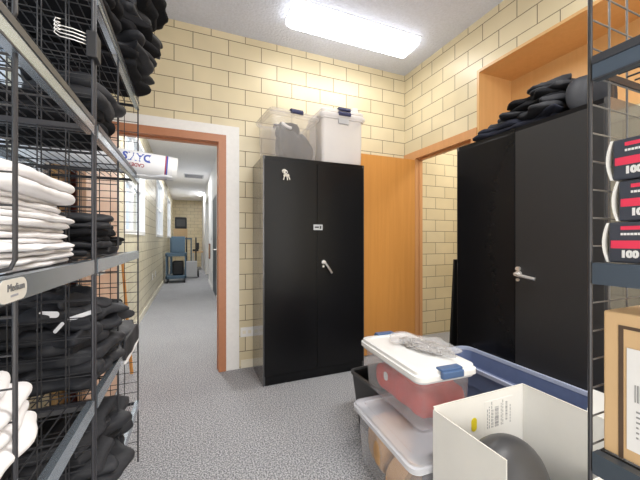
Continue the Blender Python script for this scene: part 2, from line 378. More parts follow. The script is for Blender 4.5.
# niche lining
nd = RX+.40; f = MB()
f.box(RX-.004, nd+.02, NY1-.02, NY1+.002, NZ0, NZ1)
f.box(RX-.004, nd+.02, NY0, NY1-.02, NZ1-.02, NZ1+.002); f.box(RX-.004, nd+.02, NY0, NY1-.02, NZ0-.001, NZ0+.02); f.box(RX-.004, nd+.02, NY0-.002, NY0+.02, NZ0+.02, NZ1-.02)
structure('trim_6', f, M['niche_wood'], 'plywood lined wall niche above black cabinet', 'niche')
f = MB(); y = NY1-.02
while y > NY0+.05:
    y2 = max(y-.62, NY0+.02); f.box(nd, nd+.02, y2+.003, y, NZ0+.02, NZ1-.02); y = y2
structure('trim_7', f, M['niche_wood'], 'plywood back panels of the wall niche', 'niche panel')

# outlet plates
def outlet(loc, axis, label, group=None):
    o = thing('wall_outlet', label, 'outlet', loc, 0, group)
    if axis == 'Y':
        MB().box(-.06, .06, -.008, 0, -.045, .045, .003).build('cover_plate', M['white_paint'], o)
        MB().box(-.04, -.01, -.0095, -.008, -.015, .015).box(.01, .04, -.0095, -.008, -.015, .015)  .build('socket', M['base'], o)
    else:
        MB().box(0, .008, -.04, .04, -.06, .06, .003).build('cover_plate', M['white_paint'], o)
        MB().box(.008, .0095, -.015, .015, -.035, -.008).box(.008, .0095, -.015, .015, .008, .035).build('socket', M['grey_ink'], o)
outlet((.495, BY, .335), 'Y', 'cream outlet plate on block wall beside black cabinet')
outlet((LX, 6.95, .48), 'X', 'nearer outlet plate low on the hallway window wall')
outlet((LX, 7.5, .48), 'X', 'farther outlet plate low on the hallway window wall')

# ------------------------------------------------------------------ ceiling lights
def fluor(loc, L, W, label, rz=0, group=None, H=.085):
    o = thing('ceiling_light', label, 'light', loc, rz, group)
    MB().box(-L/2, L/2, -W/2, W/2, -.012, 0).build('housing', M['lamp_soft'], o)
    b = MB(); b.loft([(-.012, L/2, W/2, .02), (-H*.6, L/2-.002, W/2-.01, .02), (-H, L/2-.02, W/2-.04, .03)])
    b.build('diffuser', M['lamp'], o, True, angle=40)
    return o
fluor((1.385, 2.50, CZ), 1.24, .28, 'long fluorescent light on grey ceiling near the corner')
fluor((1.0, .3, CZ), 1.24, .28, 'long fluorescent light on grey ceiling over the storage room')
fluor((-.08, 4.6, HZ), .28, 1.1, 'unseen fluorescent light added on white hallway ceiling', H=.04)  # fixture added out of view to brighten the hallway
fluor((.36, 12.6, HZ), .14, .8, 'farther fluorescent light on white hallway ceiling', H=.04)

# ------------------------------------------------------------------ steel cabinets
def cabinet(W, D, H, loc, rz, label, handle_ang, lev, extras=None):
    o = thing('storage_cabinet', label, 'cabinet', loc, rz)
    # local: front faces -Y, x 0..W, y 0..D
    c = MB(); c.box(0, .018, .004, D, 0, H); c.box(W-.018, W, .004, D, 0, H); c.box(.018, W-.018, .02, D, H-.02, H); c.box(.018, W-.018, D-.01, D, .02, H-.02); c.box(.018, W-.018, .02, D-.01, .07, .085)
    c.build('body', M['cab_side'], o)
    MB().box(.018, W-.018, .004, .02, H-.026, H).build('top_rail', M['black_steel'], o)
    MB().box(.018, W-.018, .006, .02, 0, .075).build('kick_panel', M['black_steel'], o)
    MB().box(.018, W-.018, .03, D-.02, H*.5, H*.5+.015).build('shelf', M['black_steel'], o)
    hw = W/2
    MB().box(.012, hw-.0018, -.006, .004, .08, H-.028, .002).build('door', M['black_steel'], o)
    d2 = MB().box(hw+.0018, W-.012, -.006, .004, .08, H-.028, .002).build('door', M['black_steel'], o)
    h = MB(); hz = .205-.0
    return o, d2
c1, d1 = cabinet(.95, .45, 1.894, (.551, 2.546, 0), 0, 'black steel two-door cabinet beside the hallway doorway', 0, 0)
def handle(parent, x, z, dx, dz, key=None):
    hp = MB(); hp.cyl((x, -.006, z), (x, -.018, z), .020, .018, n=16); hp.cyl((x, -.018, z), (x, -.040, z), .012, n=12)
    hp.path([(x, -.036, z), (x+dx*.3, -.042, z+dz*.3), (x+dx*.75, -.040, z+dz*.75), (x+dx, -.034, z+dz)], .0095, 8)
    hh = hp.build('handle', M['chrome'], parent, True, angle=40)
    MB().cyl((x-.004, -.006, z-.036), (x-.004, -.016, z-.036), .010, n=12).build('lock', M['chrome'], hh, True, angle=40)
    return hh
handle(d1, .535, 1.005, .068, -.095)
pl = MB().box(.440, .525, -.0078, -.006, 1.287, 1.335).build('name_plate', M['lgrey'], c1); pl['label'] = 'small grey label across the doors'
MB().box(.452, .490, -.0086, -.0078, 1.305, 1.318).box(.498, .512, -.0086, -.0078, 1.298, 1.324).build('print', M['ink'], pl)
c2, d2 = cabinet(.93, .44, 1.894, (1.862, 1.797, 0), -PI/2, 'black steel two-door cabinet under the plywood niche', 0, 0)
d2.data.materials.clear(); d2.data.materials.append(M['painted_haze'])
hh = handle(d2, .49, .993, .115, -.018)
MB().cyl((.49, -.006, 1.025), (.49, -.022, 1.025), .013, n=12).build('lock_button', M['chrome'], hh, True, angle=40)

# keys on a magnetic clip
kx, kz = .175, 1.752
o = thing('key_hook', 'chrome magnetic hook with keys on black cabinet door', 'hook', (.551+kx, 2.540, kz))
MB().cyl((0, 0, .022), (0, -.012, .022), .018, n=14).cyl((0, -.012, .022), (0, -.03, .022), .006).build('magnet', M['dull_chrome'], o, True, angle=40)
pts = [(.014*math.cos(a)+.01, -.022, .012+.014*math.sin(a)) for a in [2*PI*i/12 for i in range(13)]]
MB().path(pts, .0025, 6).build('key_ring', M['chrome'], o, True)
for i, (x, a) in enumerate(((.0, .25), (.014, -.15), (.022, -.4))):
    mt = Matrix.Translation((x+.003, -.02-.003*i, -.004)) @ Matrix.Rotation(a, 4, 'Y')
    MB().box(-.009, .009, -.001, .001, -.02, .0, .0005, mat=mt).box(-.004, .004, -.001, .001, -.05, -.02, 0, mat=mt).build('key', M['dull_chrome'], o)

# black board leaning in doorway beside cabinet two
mt = Matrix.Translation((2.12, 1.822, .003)) @ Matrix.Rotation(R(-3.2), 4, 'X')
tag(MB().box(-.19, .19, -.008, .008, 0, 1.05, .002, mat=Matrix.Translation((2.06, 1.895, .003)) @ Matrix.Rotation(R(3.5), 4, 'X')).build('leaning_board', M['black_plastic']), 'thin black board leaning against the left side of cabinet under niche', 'board')

# ------------------------------------------------------------------ storage bins
def bin_body(o, HX, HY, H, mat, taper=.035, rim=None, rimmat=None, name='body'):
    b = MB(); b.loft([(.004, HX-taper, HY-taper, .03), (.02, HX-taper+.004, HY-taper+.004, .035), (H*.5, HX-taper*.5, HY-taper*.5, .035), (H-.02, HX-.008, HY-.008, .035)], True, False)
    bo = b.build(name, mat, o, True, angle=50)
    r = MB(); r.loft([(H-.03, HX-.007, HY-.007, .035), (H-.028, HX+.006, HY+.006, .04), (H, HX+.008, HY+.008, .04), (H, HX-.004, HY-.004, .035), (H-.02, HX-.006, HY-.006, .035)], False, False)
    r.build('rim', rimmat or mat, o, True, angle=50)
    return bo
def lid(o, HX, HY, z, mat, h=.03, name='lid'):
    b = MB(); b.loft([(z-.012, HX+.018, HY+.018, .045), (z+h*.3, HX+.018, HY+.018, .045), (z+h*.4, HX+.010, HY+.010, .042), (z+h*.85, HX+.008, HY+.008, .042), (z+h, HX-.002, HY-.002, .035), (z+h, HX-.03, HY-.03, .03), (z+h-.006, HX-.036, HY-.036, .03)], False, True)
    return b.build(name, mat, o, True, angle=35)
def latch(o, x, y, z, w, dirn, mat, h=.05, L='latch'):
    # dirn: outward axis '+x','-x','+y','-y'
    b = MB(); t = .022
    if dirn[1] == 'y':
        s = 1 if dirn[0] == '+' else -1
        ys = sorted((y, y+s*t)); b.box(x-w/2, x+w/2, ys[0], ys[1], z-h, z, .006); ys = sorted((y-s*.03, y+s*.012)); b.box(x-w/2, x+w/2, ys[0], ys[1], z-.002, z+.010, .004)
    else:
        s = 1 if dirn[0] == '+' else -1
        xs = sorted((x, x+s*t)); b.box(xs[0], xs[1], y-w/2, y+w/2, z-h, z, .006); xs = sorted((x-s*.03, x+s*.012)); b.box(xs[0], xs[1], y-w/2, y+w/2, z-.002, z+.010, .004)
    return b.build(L, mat, o)

# floor stack: lower clear bin, upper white-lidded bin
lo = thing('storage_bin', 'lower clear plastic bin on carpet under the white-lidded bin', 'bin', (1.03, 1.255, 0), R(-3))
bin_body(lo, .20, .265, .295, M['clear'], .025, rimmat=M['clear_rim'])
lid(lo, .20, .265, .292, M['clear_lid'], .026)
rl = thing('tape_roll', 'tan cardboard roll inside the lower clear bin', 'roll', (.93, 1.20, .006), R(10))
b = MB(); n = 20
ring = lambda r, y: [b.bm.verts.new((r*math.cos(2*PI*k/n), y, .085+r*math.sin(2*PI*k/n))) for k in range(n)]
A, B_, C_, D_ = ring(.08, -.05), ring(.08, .05), ring(.05, .05), ring(.05, -.05)
for P_, Q_ in ((A, B_), (B_, C_), (C_, D_), (D_, A)):
    for k in range(n): b.bm.faces.new((P_[k], P_[(k+1)%n], Q_[(k+1)%n], Q_[k]))
b.build('cardboard_tube', M['tan_stuff'], rl, True, angle=40)
tag(MB().pillow(.95, 1.36, .16, .20, .18, .26, 3, .02, 16, .03, pw=3).build('cloth_bundle', M['tan_stuff'], None, True), 'tan cloth bundle at back of the lower clear bin', 'cloth')
tag(MB().pillow(1.09, 1.08, .10, .16, .20, .16, 4, .02, 16, .03, pw=3).build('cloth_bundle', M['grey_cloth'], None, True), 'dark cloth bundle in front of lower clear bin', 'cloth')

up = thing('storage_bin', 'upper clear bin with flat white lid and blue latches holding red cloth', 'bin', (1.122, 1.395, .320), R(-3))
bin_body(up, .158, .275, .257, M['clear'], .022, rimmat=M['clear_rim'])
lid(up, .158, .275, .255, M['white_plastic'], .032)
latch(up, 0.0, -.293, .286, .12, '-y', M['blue_latch'], .034); latch(up, -.0, .293, .286, .12, '+y', M['blue_latch'], .034)
b = MB(); b.pillow(0, 0, .085, .262, .47, .15, 7, .012, 22, .012, pw=6).pillow(.0, -.05, .170, .22, .28, .05, 8, .010, 16, .012); o = b.build('folded_vest', M['red_cloth'], None, True); o.location = (1.125, 1.37, .332)
tag(o, 'bright red folded cloth inside the white-lidded clear bin', 'clothing')
tag(MB().pillow(1.13, 1.47, .540, .20, .24, .04, 9, .010, 14, .012).build('folded_cloth', M['grey_cloth'], None, True), 'dark grey cloth above the red cloth in white-lidded bin', 'clothing')
st = MB(); st.loft([(0, .022, .018, .015), (.002, .022, .018, .015)]); o = st.build('paper_tag', M['paper']); o.data.transform(Matrix.Rotation(R(-90), 4, 'Y')); o.location = (.984, 1.44, .46); tag(o, 'small round white tag on red cloth inside white-lidded bin', 'tag')

# plastic bag of metal bits on the lid
pb = thing('plastic_bag', 'crumpled clear plastic bag of grey bits on white bin lid', 'bag', (1.19, 1.375, .610), R(106))
MB().pillow(0, 0, .022, .36, .17, .036, 21, .009, 26, .05, pw=4).build('bag_film', M['bag'], pb, True)
rnd = random.Random(4); b = MB()
for i in range(260):
    r = rnd.random()**.5; a = rnd.random()*2*PI; x, y = .155*r*math.cos(a), .072*r*math.sin(a); s = rnd.uniform(.006, .013)
    mt = Matrix.Translation((x, y, .008+.022*rnd.random()*(1-r*.6))) @ Matrix.Rotation(rnd.random()*PI, 4, 'Z') @ Matrix.Rotation(rnd.random()*1.5, 4, 'X')
    b.box(-s, s, -s*.5, s*.5, -s*.2, s*.2, 0, mat=mt)
b.build('metal_bits', M['silver'], pb, kind='stuff')

# wastebasket
wb = thing('wastebasket', 'black rectangular wastebasket behind the clear bins', 'bin', (1.125, 1.71, 0), R(4))
b = MB(); b.loft([(.0, .095, .12, .03), (.31, .126, .158, .04), (.325, .134, .166, .045), (.335, .134, .166, .045), (.335, .122, .154, .04), (.31, .120, .152, .04), (.012, .09, .115, .03)])
b.build('body', M['black_plastic'], wb, True, angle=45)
b = MB(); b.loft([(.318, .1345, .1665, .045), (.3365, .1355, .1675, .045), (.3375, .1215, .1535, .04), (.325, .1205, .1525, .04)], False, False); b.build('rim', M['grey_edge'], wb, True, angle=45)

# blue tote
bt = thing('storage_tote', 'large open blue plastic tote in front of the cabinet under niche', 'tote', (1.70, 1.26, 0), 0)
b = MB(); HX, HY, H = .135, .43, .44
b.loft([(0, HX-.03, HY-.04, .03), (H*.72, HX-.012, HY-.014, .05), (H*.73, HX-.004, HY-.006, .05), (H-.02, HX, HY, .06), (H-.02, HX-.004, HY-.004, .06), (H*.74, HX-.010, HY-.012, .055), (H*.72, HX-.020, HY-.022, .05), (.008, HX-.034, HY-.044, .03)], seg=7)
b.build('body', M['tote_blue'], bt, True, angle=35)
b = MB(); b.loft([(H-.022, HX+.001, HY+.001, .06), (H-.02, HX+.012, HY+.012, .07), (H, HX+.012, HY+.012, .07), (H+.003, HX+.006, HY+.006, .065), (H, HX-.004, HY-.004, .06), (H-.02, HX-.006, HY-.006, .06)], False, False, seg=7)
b.build('rim', M['tote_rim'], bt, True, angle=50)
for s in (-1, 1):
    MB().box(-.06, .06, s*(HY+.004)-.012, s*(HY+.004)+.012, H-.075, H-.03, .005).build('handle', M['tote_blue'], bt)

# white open cardboard box
wx0, wx1, wy0, wy1, wz = .875, 1.39, .655, .962, .55
bx = thing('cardboard_box', 'open white cardboard box with yellow sticker and dark shell inside', 'box', ((wx0+wx1)/2, (wy0+wy1)/2, 0))
hx, hy = (wx1-wx0)/2, (wy1-wy0)/2; t = .004
MB().box(-hx, -hx+t, -hy, hy, 0, wz-.012).build('side_panel', M['white_card'], bx)
MB().box(hx-t, hx, -hy, hy, 0, wz).build('side_panel', M['white_card'], bx)
MB().box(-hx+t, hx-t, hy-t, hy, 0, wz).build('side_panel', M['white_card'], bx)
MB().box(-hx+t, hx-t, -hy, -hy+t, 0, wz-.20).build('side_panel', M['white_card'], bx)
MB().box(-hx+t, hx-t, -hy+t, hy-t, .005, .012).build('base_panel', M['card'], bx)
# torn flap rising at near right
b = MB(); mt = Matrix.Translation((hx+.004, -hy+.04, wz)) @ Matrix.Rotation(R(20), 4, 'Y')
b.box(0, .003, -.04, .02, -.002, .085, 0, mat=mt).build('flap', M['white_card'], bx)
MB().box(-hx, hx, hy-t-.0005, hy+.0005, wz, wz+.0018).box(hx-t-.0005, hx+.0005, -hy, hy-t, wz, wz+.0018).box(-hx-.0005, -hx+t+.0005, -hy, hy-t, wz-.012, wz-.0102).build('cut_edge', M['card_edge'], bx)
# label on inner back wall (rotated print)
lb = MB().box(.015, .185, hy-t-.001, hy-t, wz-.17, wz-.035).build('label', M['white_card'], bx); rnd = random.Random(8)
b = MB()
def barcode(b, x0, x1, z0, z1, y):
    z = z0
    while z < z1:
        h = rnd.choice((.001, .0018, .003)); b.box(x0, x1, y-.0006, y, z, min(z+h, z1)); z += h+rnd.choice((.0012, .002, .003))
barcode(b, .075, .098, wz-.150, wz-.065, hy-t-.001); barcode(b, .140, .152, wz-.135, wz-.055, hy-t-.001)
for i, xx in enumerate((.030, .040, .055, .062, .112, .122, .168)):
    z = wz-.150
    while z < wz-.08+.02*(i % 3):
        l = rnd.uniform(.006, .014); b.box(xx, xx+.0035, hy-t-.0016, hy-t-.001, z, z+l); z += l+.004
b.build('label_print', M['grey_ink'], lb)
st = MB(); st.loft([(0, .015, .028, .015), (.0012, .015, .028, .015)])
o = st.build('sticker', M['yellow'], bx); o.data.transform(Matrix.Translation((-.045, hy-t-.0002, wz-.115)) @ Matrix.Rotation(R(90), 4, 'X')); o['label'] = 'yellow oval sticker inside box'
# contents
hl = thing('helmet', 'smooth dark grey helmet shell lying inside the open white box', 'helmet', (1.052, .793, .280))
b = MB(); pr = [(.002, .205)]
pr = [(.172*math.sin(a), .02+.185*math.cos(a)) for a in [PI/2*(1-i/12)*1.0 for i in range(12)]]
pr = [(.174, 0), (.174, .012)]+pr+[(.004, .205)]
b.lathe(pr, 36, sy=.74); b.build('shell', M['helmet'], hl, True, angle=60)
MB().lathe([(.174, .0), (.178, .004), (.178, .012), (.172, .016)], 36, sy=.74).build('brim', M['black_plastic'], hl, True)
tag(MB().pillow(1.13, .808, .14, .46, .27, .24, 12, .02, 20, .02).build('folded_cloth', M['black_cloth'], None, True), 'black cloth filling the bottom of open white box', 'clothing')

# bins on top of cabinet one
tb = thing('storage_bin', 'smoky clear bin with grey lid holding black jacket on cabinet', 'bin', (.818, 2.748, 1.896), R(6))
bin_body(tb, .222, .192, .375, M['grey_clear'], .018, rimmat=M['grey_clear'])
lid(tb, .222, .192, .375, M['grey_clear'], .03)
latch(tb, .0, -.205, .402, .115, '-y', M['navy_latch'], .03); latch(tb, .0, .205, .402, .115, '+y', M['navy_latch'], .03)
j = thing('folded_jacket', 'black jacket with white patch bundled inside smoky bin', 'clothing', (.86, 2.73, 1.903))
MB().pillow(.0, 0, .13, .32, .24, .25, 31, .025, 24, .03, pw=3.5, tilt=-.25).build('jacket_body', M['black_cloth2'], j, True)
MB().pillow(-.06, -.02, .265, .17, .16, .12, 32, .02, 18, .03, pw=3).build('sleeve', M['black_cloth'], j, True)
MB().pillow(-.08, -.098, .285, .09, .03, .03, 33, .01, 10, .01, tilt=-.3).build('patch', M['white_cloth'], j, True)
t2 = thing('storage_bin', 'frosted white bin with two navy latches beside the smoky bin', 'bin', (1.290, 2.742, 1.896), R(-1))
bin_body(t2, .212, .19, .425, M['frost'], .016, rimmat=M['frost'])
lid(t2, .212, .19, .425, M['frost'], .028)
latch(t2, .005, -.203, .450, .12, '-y', M['navy_latch'], .028)
l2 = lid(t2, .200, .18, .467, M['frost'], .02, 'spare_lid'); latch(t2, .005, -.196, .488, .12, '-y', M['navy_latch'], .022)
MB().box(-.05, .05, -.2005, -.186, .355, .405).build('label', M['lgrey'], t2)
MB().box(.13, .19, -.17, .1, .505, .541, .006, mat=Matrix.Translation((0,0,-.02)) @ Matrix.Rotation(R(-3), 4, 'Y')).build('raised_handle', M['frost'], t2)

# ------------------------------------------------------------------ wire shelving
ZS = [1.905, 1.505, 1.105, .700, .298]   # underside of rail, rail .035 high
RH = .035
def shelving_unit(label, x_front, x_back, y0, y1, dividers, near_dir, mats, zs=ZS, top=2.36):
    # origin at base; front plane x_front (facing room)
    sgn = 1 if x_front > x_back else -1
    L = y1-y0; o = thing('wire_shelving_unit', label, 'shelving', (x_front, y0, 0))
    D = abs(x_front-x_back)
    X = lambda d: -sgn*d          # depth into unit -> local x
    for d in (0, D):
        for y in (0, L):
            MB().cyl((X(d), y, 0), (X(d), y, top), .0038, n=10).build('post', M['post'], o, True, angle=50)
    for y in (0, L):
        b = MB(); z = .054
        while z < top: b.cyl((X(0), y, z), (X(D), y, z), .0017, n=6); z += .054
        d = .0635
        while d < D-.02: b.cyl((X(d), y, .02), (X(d), y, top), .0019, n=6); d += .0635
        b.build('end_panel', M['wire'], o)
    for z in zs:
        b = MB(); n = int(L/.052)
        d = .03
        while d < D-.01: b.cyl((X(d), .003, z+.030), (X(d), L-.003, z+.030), .0019, n=6); d += .030
        for i in range(1, 5): b.cyl((X(.004), L*i/5, z+.025), (X(D-.004), L*i/5, z+.025), .0026, n=6)
        sh = b.build('wire_shelf', M['wire'], o)
        for d, s in ((0, 1), (D, -1)):
            r = MB(); x = X(d)+sgn*s*.0055
            xs = sorted((x, x+sgn*s*-.0045+0)); r.box(min(x, x-sgn*s*.004), max(x, x-sgn*s*.004), .006, L-.006, z, z+RH)
            xa, xb = sorted((x, x-sgn*s*.018)); r.box(xa, xb, .006, L-.006, z+RH, z+RH+.0025)
            r.box(xa, xb, .006, L-.006, z-.0025, z)
            rl_ = r.build('shelf_rail', mats, sh)
            if z > 1.3:
                xa, xb = sorted((x, x+sgn*s*.002)); lp = MB().box(xa, xb, .006, L-.006, z+RH-.008, z+RH+.007); lp.box(xa, xb, .006, L-.006, z-.004, z-.0005); lp.build('rail_lip', M['post'], sh)
        for y in (0, L):
            r = MB(); xa, xb = sorted((X(.006), X(D-.006))); r.box(xa, xb, y-.003, y+.003, z+.012, z+.026); r.build('end_rail', M['post'], sh)
    for (y, za, zb) in dividers:
        b = MB(); yy = y-y0; bz = za+.043
        b.path([(X(D-.02), yy, bz), (X(.03), yy, bz), (X(.008), yy, bz+.006), (X(.002), yy, bz+.02), (X(.002), yy, zb-.003)], .0036, 8); b.cyl((X(.002), yy, zb-.03), (X(D-.02), yy, zb-.03), .0025)
        z = bz+.054
        while z < zb-.06: b.cyl((X(.002), yy, z), (X(D-.02), yy, z), .0017, n=6); z += .054
        d = .0635
        while d < D-.03: b.cyl((X(d), yy, bz), (X(d), yy, zb-.03), .0019, n=6); d += .0635
        b.build('divider', M['wire'], o)
    return o
XF, XB = -.26, -.64
ua = shelving_unit('nearer unit of grey wire shelving along the left wall', XF, XB, .18, 1.092, [(.66, ZS[i+1], ZS[i]) for i in range(4)], 1, M['rail'])
ub = shelving_unit('farther unit of grey wire shelving beside the hallway doorway', XF, XB, 1.118, 1.95, [(1.45, ZS[i+1], ZS[i]) for i in range(4)], 1, M['rail'])
# size label on rail
lbz = ZS[2]+RH/2
sl = thing('size_label', 'white rounded size label reading Medium on left shelf edge', 'label', (XF+.0062, .632, lbz))
b = MB(); b.loft([(0, .042, .0175, .016), (.0016, .042, .0175, .016)]); o = b.build('card', M['label_card'], sl); o.data.transform(basis((0,0,0), (0,1,0), (0,0,1)))
text_obj('lettering', 'Medium', .0165, M['label_ink'], sl, basis((.0021, .006, .004), (0,1,0), (0,0,1)))
MB().box(.0016, .0022, -.010, .012, -.010, -.0065).build('fine_print', M['grey_ink'], sl)
# connector clip joining the two units, with chrome hooks
MB().box(-.012, .014, .894, .942, 1.722, 1.797, .003).build('connector_clip', M['dark'], ua)
for i in range(4):
    z0 = 1.785-.010*i; y = 1.092-.012
    hk = MB(); pts = [(XF-.006, y, z0), (XF-.04, y-.01, z0+.003), (XF-.070, y-.012, z0+.004), (XF-.082, y-.013, z0+.012), (XF-.078, y-.014, z0+.022), (XF-.068, y-.014, z0+.020)]
    tag(hk.path(pts, .0015, 7).build('wire_hook', M['chrome'], None, True), 'small chrome hook clipped to the post of left shelving', 'hook', 'chrome hooks at the shelving joint')

ur = shelving_unit('wire shelving unit on the right holding glove boxes', .703, 1.12, -.56, .355, [], -1, M['rail_dark'], zs=[1.905, 1.502, 1.120, .765, .36], top=2.36)

M['rung'] = plain('grey_wire_painted_sheen', (.22, .22, .23), .35, .5)  # lighter than the other wire, reflections on the rungs put into the colour
for ch in ur.children:
    if ch.name.startswith('end_panel'): ch.data.materials.clear(); ch.data.materials.append(M['rung'])

# ------------------------------------------------------------------ clothing on shelves
def garment(name, label, loc, w, d, h, layers, seed, mat, group=None, rz=0, amp=.006, rough=.014, edge=None, drop=0, tilt=0, cat='clothing', jit=.012, n=28, pw=5):
    rnd = random.Random(seed); b = MB(); lh = h/layers
    for i in range(layers):
        b.pillow(rnd.uniform(-jit, jit), rnd.uniform(-jit, jit), lh*(i+.5), w*rnd.uniform(.94, 1.0), d*rnd.uniform(.94, 1.0), lh*1.3, seed*3+i, amp, n, rough, rz+rnd.uniform(-.04, .04), None if edge is None else edge-loc[0], drop, tilt, pw)
    o = b.build(name, mat, None, True); o.location = loc
    return tag(o, label, cat, group)
SZ = [z+RH+.006 for z in ZS]
# white stack on middle shelf
ords = ['bottom', 'second from bottom', 'third from bottom', 'fourth from bottom', 'fifth from bottom', 'second from top', 'topmost']
z = SZ[2]; hs = [.026, .024, .024, .028, .024, .026, .052]
for i, h in enumerate(hs):
    garment('folded_shirt', '%s folded white shirt in stack on middle left shelf' % ords[i], (-.445+.006*math.sin(i*2), .855+.012*math.cos(i*1.7), z), .335+.01*math.cos(i), .40+.012*math.sin(i*2.1), h, 2, 40+i, M['white_cloth'] if i % 2 else M['offwhite_cloth'], 'white shirts on the middle shelf', amp=.0035, tilt=-.03, rough=.010, pw=7)
    z += h*.97
# black stack next to it
z = SZ[2]
for i, h in enumerate([.045, .045, .05]):
    garment('folded_shirt', '%s black folded shirt beside white shirts on middle shelf' % ['bottom', 'middle', 'top'][i], (-.44, 1.40-.03*i, z), .34-.01*i, .46-.05*i, h, 2, 60+i, M['black_cloth'] if i % 2 else M['black_cloth2'], 'black shirts on the middle shelf', amp=.010, rz=.05*i, rough=.03)
    z += h*.95
# shelf two (1.54): black bundles
for i, (y, h) in ((2, (1.32, .10)),):
    garment('folded_trousers', ['black folded trousers at near end of eye-level left shelf', 'black folded trousers in middle of eye-level left shelf', 'black rolled trousers behind joint of eye-level left shelf'][i], (-.44, y, SZ[1]), .34, .36, h, 2, 70+i, M['black_cloth'], 'black trousers on the eye-level shelf', amp=.012, rough=.03)
garment('folded_trousers', 'second layer of black trousers piled above joint of eye-level shelf', (-.36, 1.30, SZ[1]+.085), .22, .30, .075, 2, 75, M['black_cloth2'], 'black trousers on the eye-level shelf', amp=.012, rough=.03)
# top shelf: black stacks hanging over rail
lab = ['lowest', 'second', 'third', 'fourth', 'top']
z = SZ[0]
for i, (h, xo) in enumerate(((.07, 0), (.075, .02), (.075, .015), (.08, .03), (.08, .055))):
    garment('folded_trousers', '%s black trousers in tall stack on far end of top shelf' % lab[i], (-.42+xo, 1.73-.01*i, z), .44+xo, .40, h, 2, 80+i, M['black_cloth2'] if i % 2 else M['black_cloth'], 'black trousers stacked on far top shelf', amp=.010, rz=.06*(-1)**i, rough=.04, tilt=.02)
    z += h*.96
z = SZ[0]
for i in range(4):
    garment('folded_trousers', '%s black trousers in stack over joint of top shelf' % lab[i], (-.44, 1.30, z), .36, .34, .08, 2, 90+i, M['black_cloth'], 'black trousers stacked over the joint', amp=.010, rough=.03)
    z += .077
# shelf four (.735): large black pile, flat black cloth, white stack
for i, (x, y, w_, d_, h, dz, rz, L_) in enumerate(((-.43, 1.37, .36, .46, .075, 0, 0, 'wide black jacket at bottom of pile on lower shelf of farther unit'), (-.43, 1.36, .35, .44, .075, .072, .06, 'second black jacket from bottom on lower shelf of farther unit'), (-.42, 1.35, .33, .42, .07, .142, -.06, 'third black jacket in pile on lower shelf of farther unit'), (-.44, 1.31, .27, .34, .07, .206, .08, 'topmost black jacket with white tag on lower shelf pile'))):
    garment('folded_jacket', L_, (x, y, SZ[3]+dz), w_, d_, h, 2, 101+i, M['black_cloth2'], 'black jackets on the lower shelf', amp=.011+.003*i, rough=.035+.008*i, rz=rz)
for (x, z, sx_, sz_, a, L_) in ((-.375, .985, .024, .009, .1, 'oval white tag on front of topmost black jacket'), (-.352, .945, .018, .005, -.9, 'slanted narrow white tag below the oval one'), (-.30, .975, .032, .006, -.3, 'long white strip at right end of black jacket pile')):
    b = MB(); b.loft([(0, sx_, sz_, sz_*.9), (.0015, sx_, sz_, sz_*.9)]); o = b.build('garment_tag', M['paper']); o.data.transform(Matrix.Rotation(a, 4, 'Y') @ Matrix.Rotation(R(78), 4, 'X')); o.location = (x, 1.134, z); tag(o, L_, 'tag')
b = MB(); b.pillow(0, 0, .022, .36, .42, .04, 104, .007, 20, .02).pillow(.178, -.03, -.008, .012, .38, .09, 107, .001, 22, .004, pw=8); o = b.build('folded_blanket', M['black_cloth2'], None, True); o.location = (-.43, 1.72, SZ[3]); tag(o, 'charcoal cloth hanging over far end of the lower left shelf', 'blanket')
tag(MB().pillow(-.250, 1.69, SZ[3]-.054, .014, .37, .018, 105, .001, 14, .002).build('white_hem', M['white_cloth'], None, True), 'pale sheet edge along the bottom of hanging charcoal cloth', 'cloth')
garment('folded_jacket', 'black jacket lying beneath white towels on lower left shelf', (-.45, .56, SZ[3]), .34, .50, .085, 2, 106, M['black_cloth'], None, amp=.012, rough=.03)
z = SZ[3]+.088
for i, (h, yo) in enumerate(((.034, 0.02), (.034, 0.0), (.034, -.02), (.034, -.035))):
    garment('folded_towel', '%s white folded towel in stack at near end of lower shelf' % ['bottom', 'second', 'third', 'top'][i], (-.445, .635+yo, z), .345, .36, h, 1, 110+i, M['white_cloth'], 'white towels on the lower shelf', amp=.003, rough=.012)
    z += h*.95
# bottom shelf (.335)
for i, (x, y, w_, d_, h, dz, rz) in enumerate(((-.43, 1.42, .36, .54, .09, 0, 0), (-.43, 1.38, .34, .46, .09, .085, .1), (-.44, 1.30, .30, .30, .07, .168, -.08))):
    garment('folded_jacket', ['wide black jacket at the bottom of pile on lowest shelf', 'crumpled black jacket in middle of pile on lowest shelf', 'topmost black jacket of the pile on lowest shelf'][i], (x, y, SZ[4]+dz), w_, d_, h, 2, 120+i, M['black_cloth2'], 'black jackets on the bottom shelf', amp=.012, rz=rz, rough=.045)
# clothes on cabinet two
z = 1.896
for i, (x, y, w_, d_, h, dz, rz, m_) in enumerate(((2.03, 1.375, .29, .52, .065, 0, .05, 'navy_cloth'), (2.03, 1.34, .27, .44, .065, .058, -.05, 'black_cloth2'), (2.03, 1.28, .25, .34, .065, .116, .1, 'black_cloth'), (2.03, 1.21, .23, .22, .06, .172, .2, 'black_cloth2'), (2.05, 1.01, .22, .11, .17, 0, 0, 'black_cloth2'))):
    garment('folded_trousers', ['navy black trousers at bottom of pile on cabinet under niche', 'second black trousers from bottom of pile under the niche', 'third black trousers from bottom of pile under the niche', 'small black garment topping the pile under the niche', 'upright black bundle at right end of pile under the niche'][i], (x, y, z+dz), w_, d_, h, 2 if i < 4 else 1, 130+i, M[m_], 'black clothes on top of the cabinet', amp=.012, rz=rz, rough=.05, tilt=.0)
# grey garment on right shelving
garment('folded_cloth', 'grey folded cloth on upper shelf of right wire unit', (.86, .09, 1.544), .26, .30, .06, 2, 140, M['grey_cloth'], None, amp=.01, rough=.03)

